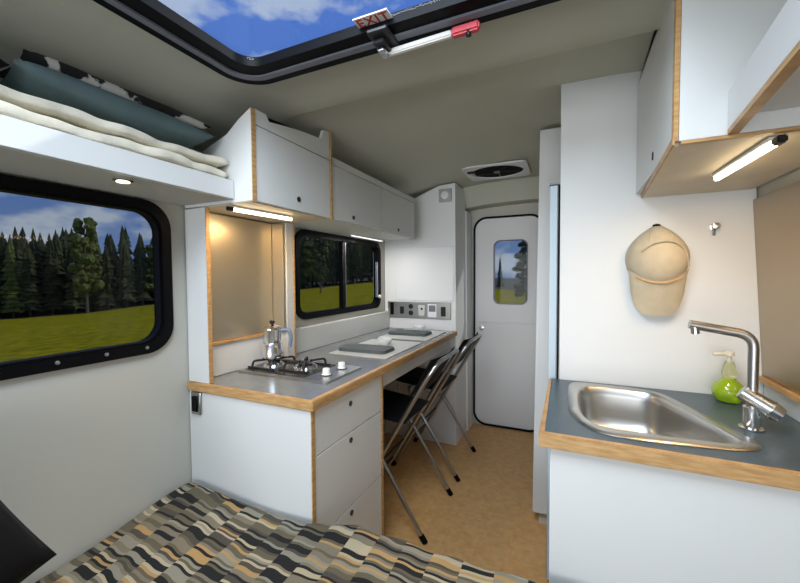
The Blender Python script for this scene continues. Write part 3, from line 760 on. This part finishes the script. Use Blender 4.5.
# ------------------------------------------------------------ place settings
for nm, (x0, y0, x1, y1), lab in (('place_mat', (-1.20, 1.68, -.845, 2.19), 'pale rectangular place mat nearer the stove on the grey counter'), ('place_mat', (-1.20, 2.26, -.845, 2.72), 'pale rectangular place mat at the far end of the counter')):
    b = BM(); prism(b, rrect(x0, y0, x1, y1, .012, 4), 'z', .9012, .905); tag(obj(nm, b, matl), lab, 'place mat')
for (x0, y0, x1, y1, rz), lab in (((-1.195, 1.755, -.895, 1.915, .02), 'dark grey folded napkin on the pale mat nearer the stove'), ((-1.20, 2.40, -.905, 2.575, .03), 'dark grey folded napkin on the far pale mat')):
    b = BM(); prism(b, rrect(x0, y0, x1, y1, .03, 5), 'z', .9055, .914); prism(b, rrect(x0+.003, y0+.003, x1-.003, y1-.003, .03, 5), 'z', .9142, .923)
    bmesh.ops.bevel(b, geom=list(b.edges), offset=.002, segments=1, affect='EDGES'); bmesh.ops.rotate(b, verts=b.verts, cent=((x0+x1)/2, (y0+y1)/2, 0), matrix=Matrix.Rotation(rz, 3, 'Z')); tag(obj('folded_napkin', b, matg), lab, 'napkin')
for (x, y), lab in (((-1.03, 2.03), 'small white bowl on the pale mat nearer the stove'), ((-1.05, 2.655), 'small white bowl on the far pale mat')):
    b = BM(); lathe(b, [(.025, 0), (.027, .004), (.042, .02), (.046, .036), (.043, .036), (.038, .018), (.001, .008)], (x, y, .9055), 24); tag(obj('small_bowl', b, porcelain), lab, 'bowl')

# ------------------------------------------------------------ folding chairs
def chair(label):
    CX, CY = -.9, 1.905
    t = thing('folding_chair', label, 'chair', (CX, CY, 0), None)
    h = .205
    def mx_(z): return -1.113 + z*.588        # main tube, leaning back
    def rx(z): return -.635 - z*.640          # rear leg tube
    b = BM()
    tube(b, [(mx_(.02), CY-h, .02), (mx_(.76), CY-h, .76), (mx_(.90)+.005, CY-h, .90), (mx_(.90)+.005, CY+h, .90), (mx_(.76), CY+h, .76), (mx_(.02), CY+h, .02)], .0115, 10, fil=.09)
    obj('main_frame', b, tubem, t)
    b = BM(); tube(b, [(rx(.02), CY-h-.018, .02), (rx(.56), CY-h-.018, .56), (rx(.57), CY+h+.018, .57), (rx(.02), CY+h+.018, .02)], .0105, 10, fil=.05)
    obj('leg_frame', b, tubem, t)
    b = BM(); tube(b, [(mx_(.30), CY-h, .30), (mx_(.30), CY+h, .30)], .007, 8); obj('crossbar', b, darkm, t)
    b = BM(); tube(b, [(mx_(.17), CY-h, .17), (mx_(.17), CY+h, .17)], .007, 8); obj('crossbar', b, darkm, t)
    for s in (-1, 1):
        b = BM(); tube(b, [(mx_(0), CY+s*h, 0.001), (mx_(.03), CY+s*h, .035)], .0155, 10); obj('rubber_foot', b, black, t)
        b = BM(); tube(b, [(rx(0), CY+s*(h+.018), 0.001), (rx(.035), CY+s*(h+.018), .035)], .0145, 10); obj('rubber_foot', b, black, t)
        b = BM(); tube(b, [(-1.09, CY+s*(h-.025), .575), (-1.06, CY+s*(h-.03), .46), (-1.0, CY+s*(h-.02), .42), (mx_(.40), CY+s*(h-.012), .40)], .0045, 8, fil=.04); obj('seat_stay', b, tubem, t)
        b = BM(); lathe(b, [(.009, -.012), (.009, .012)], ((mx_(.388)+rx(.388))/2, CY+s*(h+.01), .388), 12, 'y'); obj('pivot_bolt', b, darkm, t)
    # seat: padded, rounded, slightly dished
    b = BM()
    def f(u, v, top):
        a, c = u*2-1, v*2-1; x = -.945 + a*.185; y = CY + c*(h-.014)
        e_ = (max(0, 1-abs(a)**6)*max(0, 1-abs(c)**6))**.5
        return Vector((x, y, .588 - .02*a + (.022*e_ - .006*math.cos(a*1.4)*math.cos(c*1.4) if top else -.024*e_)))
    for tp in (True, False): grid(b, 14, 14, lambda u, v: f(u, v, tp))
    bmesh.ops.remove_doubles(b, verts=b.verts, dist=.0004); obj('seat', b, vinyl, t, smooth=80)
    b = BM()
    def g(u, v, s):
        a, c = u*2-1, v*2-1; z = .815 + a*.100; y = CY + c*(h+.004); e_ = (max(0, 1-abs(a)**6)*max(0, 1-abs(c)**8))**.5
        return Vector((mx_(z) - .034 + .028*(1-c*c)+ s*.012*e_, y, z))
    for s in (1, -1): grid(b, 10, 16, lambda u, v: g(u, v, s))
    bmesh.ops.remove_doubles(b, verts=b.verts, dist=.0004); obj('backrest', b, vinyl, t, smooth=80)
    return t
ch1 = chair('black folding chair with chrome tubes nearer the drawer unit')
ch2 = copy_tree(ch1); ch2.location = (-.9, 2.518, 0); ch2['label'] = 'black folding chair with chrome tubes nearer the rear door'
ch1['group'] = ch2['group'] = 'folding chairs at the long counter'

# ------------------------------------------------------------ bed
bd = thing('bed', 'wide low bed in the foreground under the patterned quilt', 'bed', (-.5, .1, 0))
b = BM(); box(b, -1.40, -.85, 0, .50, .98, .26, .005); obj('bed_base', b, white, bd)
b = BM(); box(b, -1.395, -.85, .262, .50, .985, .41, .03, 3); obj('mattress', b, whiteb, bd)
b = BM()
x0, x1, y0, y1 = -1.405, .52, -.9, 1.004
def qf(u, v):
    # sheet coordinates: the far edge folds down
    x = x0 + (x1-x0)*u; s = v*2.18; L1 = 1.86
    lift = .458 + .045*max(0, (y0+min(s, L1)-.4))/.6
    yend = y1 - .006
    if x > -.78: yend = y1 + min(.034, (x+.78)*.25); lift += .012*min(1, (x+.78)/.3)
    z = lift + .006*math.sin(x*9+s*4) + .005*math.sin(x*4-s*7+1) + .004*math.sin(s*16+x*5)
    if s < L1-.06: y = y0 + s*(yend-y0-.035)/(L1-.06)
    else:
        a = min(PI/2, (s-(L1-.06))/.06*1.0*PI/2/1.2); R = .035
        y = yend - R + R*math.sin(a); z = z - R + R*math.cos(a)
        if a >= PI/2: z -= (s-(L1-.06)-.072)
        if x > -.75: y += .005*math.sin(x*38)
    e_ = x-x0
    if e_ < .04: z -= .03*(1-e_/.04)**2
    return Vector((x, y, z))
grid(b, 150, 150, qf)
q_ = obj('quilt', b, quilt, smooth=180); tag(q_, 'quilt with staggered black, tan and grey striped blocks covering the bed', 'quilt')
b = BM()
pillow(b, (0, 0, 0), .44, .44, .13)
bmesh.ops.rotate(b, verts=b.verts, cent=(0, 0, 0), matrix=Matrix.Rotation(math.radians(18), 3, 'Z'))
bmesh.ops.rotate(b, verts=b.verts, cent=(0, 0, 0), matrix=Matrix.Rotation(math.radians(62), 3, 'Y'))
bmesh.ops.translate(b, verts=b.verts, vec=(-1.25, .20, .74))
tag(obj('cushion', b, vinyl, smooth=80), 'black cushion propped on the quilt against the left wall', 'cushion')

# ------------------------------------------------------------ right side: partition, cupboard, folding door
b = BM(); prism(b, [(-.028, 0), (.60, 0), (.60, 1.06), (.56, 1.70), (.47, 1.92), (.38, 2.01), (.27, 2.06), (.2, 2.078), (-.037, 2.080)], 'y', 1.635, 1.655)
tag(obj('partition', b, white), 'large white partition panel behind the sink', 'partition')
tc_ = thing('tall_cupboard', 'tall white cupboard column between the partition and rear door', 'cupboard', (.2, 2.6, 0))
b = BM(); prism(b, [(-.160, .06), (.59, .06), (.59, 1.06), (.545, 1.72), (.47, 1.9), (.2, 2.055), (-.142, 2.06)], 'y', 2.06, 3.10); obj('body', b, white, tc_)
b = BM(); prism(b, [(-.164, .075), (.0, .075), (.0, 2.058), (-.142, 2.058)], 'y', 2.04, 2.059); obj('door', b, white, tc_)
b = BM(); box(b, -.135, 2.075, 0, .59, 3.10, .06, 0); obj('plinth', b, lining, tc_)
fd = thing('folding_door', 'narrow pale blue folding door stack beside the partition edge', 'folding door', (-.055, 1.70, .0))
b = BM(); box(b, -.076, 1.662, .02, -.046, 1.70, 1.69, .002); obj('door_leaf', b, bluep, fd)
b = BM(); box(b, -.044, 1.664, .02, -.037, 1.70, 1.69, .001); obj('seal_gap_strip', b, black, fd)  # dark strip standing in for the shaded gap beside the partition
b = BM(); box(b, -.078, 1.660, 1.692, -.03, 1.71, 1.70, .001); obj('top_track', b, darkm, fd)

# right worktop and base cabinet with sink cut-out
rw = thing('worktop', 'dark blue-grey worktop with plywood edging around the sink', 'worktop', (.26, 1.34, .865))
sink_out = [(.0, 1.555), (-.001, 1.28), (.012, 1.20), (.05, 1.125), (.10, 1.095), (.20, 1.097), (.36, 1.118), (.415, 1.140), (.437, 1.175), (.425, 1.225), (.33, 1.50), (.305, 1.56), (.26, 1.595), (.10, 1.607), (.045, 1.605), (.012, 1.59)]
def smooth_poly(p, it=2):
    for _ in range(it):
        q = []
        for i in range(len(p)):
            a, c = p[i], p[(i+1) % len(p)]
            q += [(a[0]*.75+c[0]*.25, a[1]*.75+c[1]*.25), (a[0]*.25+c[0]*.75, a[1]*.25+c[1]*.75)]
        p = q
    return p
so = smooth_poly(sink_out, 2)
def resample(p, cx, cy, n):
    """radial resampling around a centre, star-shaped outlines"""
    out_ = []
    for k in range(n):
        a = 2*PI*k/n; d = (math.cos(a), math.sin(a)); best = None
        for i in range(len(p)):
            x1_, y1_ = p[i][0]-cx, p[i][1]-cy; x2_, y2_ = p[(i+1) % len(p)][0]-cx, p[(i+1) % len(p)][1]-cy
            ex, ey = x2_-x1_, y2_-y1_; den = d[0]*ey - d[1]*ex
            if abs(den) < 1e-9: continue
            t = (x1_*ey - y1_*ex)/den; s = (x1_*d[1] - y1_*d[0])/den
            if t > 0 and -1e-6 <= s <= 1+1e-6 and (best is None or t > best): best = t
        out_.append((cx+d[0]*best, cy+d[1]*best))
    return out_
SCX, SCY, NS = .19, 1.34, 96
def offs(p, d):
    n = len(p); q = []
    for i in range(n):
        a, c = Vector(p[i-1]), Vector(p[(i+1) % n]); t = (c-a).normalized(); nn = Vector((-t.y, t.x))
        q.append((p[i][0]+nn.x*d, p[i][1]+nn.y*d))
    return q
so = resample(so, SCX, SCY, NS)
hole = offs(so, .012)
rect = resample([(-.058, 1.06), (.60, 1.06), (.60, 1.633), (-.058, 1.633)], SCX, SCY, NS)
# snap nearest samples to the rectangle's corners
for c in ((-.058, 1.06), (.60, 1.06), (.60, 1.633), (-.058, 1.633)):
    i = min(range(NS), key=lambda k: (rect[k][0]-c[0])**2 + (rect[k][1]-c[1])**2); rect[i] = c
b = BM(); ring(b, rect, hole, 'z', .866, .90); obj('slab', b, slateb, rw)
b = BM(); prism(b, [(-.07, 1.045), (.60, 1.045), (.60, 1.059), (-.0585, 1.059), (-.0585, 1.633), (-.07, 1.633)], 'z', .862, .9005)
bmesh.ops.bevel(b, geom=list(b.edges), offset=.0025, segments=2, affect='EDGES'); obj('plywood_edging', b, plym, rw)
bc = thing('base_cabinet', 'white base cabinet under the sink', 'cabinet', (.28, 1.35, 0))
b = BM(); box(b, -.042, 1.085, 0, -.027, 1.633, .861, .001); obj('side_panel', b, white, bc)
b = BM(); box(b, -.042, 1.068, 0, .60, 1.084, .861, .0015); obj('front_panel', b, white, bc)
# sink
sk = thing('sink', 'stainless steel corner sink with slanted right side', 'sink', (.2, 1.34, .90))
b = BM(); inn = offs(so, .038)
L0 = offs(so, 0); L1 = offs(so, .004); L2 = offs(so, .030)
bowl = smooth_poly([(.036, 1.53), (.036, 1.23), (.075, 1.160), (.15, 1.148), (.375, 1.163), (.402, 1.190), (.388, 1.25), (.305, 1.50), (.275, 1.553), (.22, 1.568), (.08, 1.57)], 2)
bowl = resample(bowl, SCX, SCY, NS)
def shrink(p, f): return [(SCX+(a-SCX)*f, SCY+(c-SCY)*f) for a, c in p]
levels = [(offs(so, .013), .885), (L0, .9012), (L1, .905), (L2, .9045), (offs(bowl, -.006), .903), (bowl, .898), (shrink(bowl, .975), .87), (shrink(bowl, .94), .80), (shrink(bowl, .90), .765), (shrink(bowl, .80), .752), (shrink(bowl, .4), .748), (shrink(bowl, .12), .745)]
lp = [[b.verts.new((p[0], p[1], z)) for p in pl] for pl, z in levels]
for A, B in zip(lp, lp[1:]):
    for k in range(NS): b.faces.new((A[k], A[(k+1) % NS], B[(k+1) % NS], B[k]))
b.faces.new(lp[-1]); obj('basin', b, inox, sk, smooth=50)
b = BM(); lathe(b, [(.034, 0), (.034, .003), (.026, .004), (.024, .001), (.001, .001)], (SCX, SCY, .7465), 24); obj('drain', b, chrome, sk)
# faucet
fa = thing('faucet', 'angled chrome mixer tap at the right corner of the sink', 'tap', (.47, 1.285, .90))
fx, fy = .456, 1.305
b = BM(); lathe(b, [(.028, 0.0012), (.028, .005), (.019, .007), (.0185, .06)], (fx, fy, .90), 24); obj('tap_base', b, chrome, fa)
b = BM(); tube(b, [(fx, fy, .955), (fx, fy, 1.155), (fx-.142, fy+.0, 1.180)], .0125, 14, fil=.035); sp_ = obj('spout', b, tubem, fa)
b = BM(); tube(b, [(fx-.130, fy, 1.176), (fx-.128, fy, 1.153)], .0105, 12); obj('aerator', b, chrome, sp_)
b = BM(); tube(b, [(fx-.022, fy+.004, 1.000), (fx+.035, fy-.012, .962)], [.019, .023], 20); obj('valve_body', b, tubem, fa)
b = BM(); tube(b, [(fx+.033, fy-.012, .963), (fx+.052, fy-.017, .95)], [.025, .021], 20); lv = obj('lever_cap', b, chrome, fa)
# soap bottle
sb = thing('soap_bottle', 'round bottle of green liquid soap with a clear pump behind the tap', 'bottle', (.485, 1.56, .90))
sc_ = (.485, 1.56, .9012)
b = BM(); lathe(b, [(.020, 0), (.032, .003), (.043, .02), (.045, .036), (.040, .054), (.025, .068), (.016, .078)], sc_, 28); obj('flask', b, liquid, sb)
b = BM(); lathe(b, [(.015, .078), (.019, .084), (.020, .10), (.014, .125), (.010, .134)], sc_, 20); nk = obj('neck', b, clearp, sb)
b = BM(); lathe(b, [(.006, .13), (.006, .15), (.013, .152), (.012, .165), (.003, .167)], sc_, 16); tube(b, [(sc_[0], sc_[1], sc_[2]+.158), (sc_[0]-.045, sc_[1]-.01, sc_[2]+.155)], .0055, 8); obj('pump_head', b, mat('cream_pump', (.72, .66, .50), .4), sb)

# right backsplash and metal wall sheet
rb = thing('backsplash', 'low white backsplash with plywood cap right of the sink', 'backsplash', (.6, 1.1, .90))
b = BM(); box(b, .5995, .55, .9, .609, 1.632, .965, .001); obj('board', b, white, rb)
b = BM(); box(b, .578, .55, .966, .604, 1.632, .980, .001); obj('plywood_cap', b, plym, rb)
b = BM(); prism(b, [(.594, .982), (.600, .982), (.600, 1.02), (.564, 1.57), (.557, 1.57), (.592, 1.02)], 'y', .45, 1.632); tag(obj('splash_sheet', b, sheetd), 'dimpled metal splash sheet on the wall right of the tap', 'metal sheet')

# hooks and cap
def hook(x, z, label):
    t = thing('wall_hook', label, 'hook', (x, 1.635, z), 'metal hooks on the partition')
    b = BM(); lathe(b, [(.012, -.0005), (.012, -.004), (.006, -.005), (.006, -.022), (.011, -.026), (.011, -.032), (.004, -.034)], (x, 1.635, z), 18, 'y'); obj('peg', b, tubem, t)
    b = BM(); tube(b, [(x, 1.628, z-.008), (x-.002, 1.622, z-.03)], .004, 8); obj('prong', b, tubem, t)
hook(.455, 1.487, 'small empty metal hook right of the beige cap')
cp_ = thing('baseball_cap', 'beige baseball cap hanging on the white partition', 'cap', (.288, 1.635, 1.37))
CXc, CZc = .288, 1.385
b = BM()
def crown(u, v):
    a = u*2*PI; t = v*PI/2
    rxx, rzz, dd_ = .097, .115, .105
    x = math.cos(a)*math.sin(t)*rxx; z = math.sin(a)*math.sin(t)
    z = z*(rzz if z > 0 else .115)
    if z > 0: x *= 1 - .42*(z/rzz)**2
    return Vector((CXc + x, 1.632 - dd_*math.cos(t)**.8 if t < PI/2-.001 else 1.632, CZc + z))
grid(b, 36, 12, crown); bmesh.ops.remove_doubles(b, verts=b.verts, dist=.0005)
for f in [f for f in b.faces if f.calc_area() < 1e-9]: b.faces.remove(f)
obj('crown', b, beige, cp_, smooth=80)
b = BM()
def brim(u, v, off):
    a = -1 + 2*u; w = .093 - .006*v
    zt = 1.300 + .045*a*a
    ze = 1.335 - .160*max(0, 1-abs(a)**3.6)**.5
    yt = 1.548 + .045*a*a; ye = 1.592 + .012*a*a
    return Vector((CXc + a*w, yt + (ye-yt)*v + off, zt + (ze-zt)*v))
for off in (0, .004): grid(b, 24, 10, lambda u, v: brim(u, v, off))
obj('brim', b, beige, cp_, smooth=80)
b = BM(); tube(b, [(CXc + .07*t, 1.546+.030*t*t, 1.292 + .022*t*t) for t in [k/8-1 for k in range(17)]], .0022, 6); obj('sweatband_trim', b, orange, cp_, label='thin orange trim where brim meets crown')
b = BM(); lathe(b, [(.012, 0), (.012, .006), (.004, .009)], (CXc-.004, 1.608, 1.496), 14); obj('button', b, black, cp_, label='black top clip')
for k in (-1, 1):
    b = BM(); tube(b, [crown((.25 + k*.11*t), .985-.55*t) + Vector((0, -.001, 0)) for t in [i/10 for i in range(11)]], .0016, 5); obj('panel_seam', b, beige, cp_)
b = BM(); tube(b, [(CXc+.087, 1.581, 1.350), (CXc+.072, 1.553, 1.408), (CXc+.034, 1.533, 1.438), (CXc-.02, 1.526, 1.436), (CXc-.060, 1.538, 1.405)], .0035, 6, fil=.05); obj('strap_edge', b, beige, cp_)

# ------------------------------------------------------------ right overhead cabinet and shelf
ro = thing('overhead_cabinet', 'white overhead cabinet with plywood edges above the sink', 'cabinet', (.38, 1.3, 1.605))
def skew(x, y): return x + (.243-.207)*(y-1.0)/.63 if x < .25 else x
def fpoly(x0, y0, x1, y1): return [(skew(x0, y0), y0), (x1, y0), (x1, y1), (skew(x0, y1), y1)]
b = BM(); prism(b, [(.2145, 1.612), (.548, 1.612), (.535, 1.72), (.49, 1.82), (.40, 1.935), (.30, 2.0), (.2145, 2.03)], 'y', 1.002, 1.018); obj('front_panel', b, white, ro)
b = BM(); prism(b, fpoly(.207, 1.018, .222, 1.63), 'z', 1.622, 2.02); dd = obj('door', b, white, ro)
b = BM(); box(b, .219, 1.32, 1.66, .2235, 1.332, 1.684, .002); obj('keyhole', b, darkm, dd)
b = BM(); prism(b, fpoly(.207, 1.02, .5545, 1.63), 'z', 1.606, 1.620); obj('bottom_board', b, MATS['pale_birch'], ro)
b = BM(); box(b, .204, 1.001, 1.612, .214, 1.0175, 2.02, .001); obj('plywood_edge', b, plym, ro)
b = BM(); box(b, .218, 1.0, 1.604, .555, 1.012, 1.611, .001); prism(b, [(.2025, 1.0), (.207, 1.0), (.2435, 1.63), (.239, 1.63)], 'z', 1.604, 1.621); obj('bottom_edge', b, plym, ro)
tube_lamp('warm tube lamp under the cabinet above the sink', (.385, 1.03), (.375, 1.335), 1.6045, power=2.0, w=.013)
rs_ = thing('shelf', 'white overhead shelf rail with plywood lower edge at the top right', 'shelf', (.4, .3, 1.61))
def sx(y): return .297 + .085*(y-1.0)
def rp(w): return [(sx(-.9), -.9), (sx(-.9)+w, -.9), (sx(.999)+w, .999), (sx(.999), .999)]
b = BM(); prism(b, rp(.018), 'z', 1.622, 1.70); obj('front_rail', b, white, rs_)
b = BM(); prism(b, rp(.018), 'z', 1.611, 1.6215); obj('plywood_edge', b, plym, rs_)
b = BM(); prism(b, [(sx(-.9)+.0185, -.9), (.545, -.9), (.545, .999), (sx(.999)+.0185, .999)], 'z', 1.648, 1.664); obj('shelf_board', b, white, rs_)
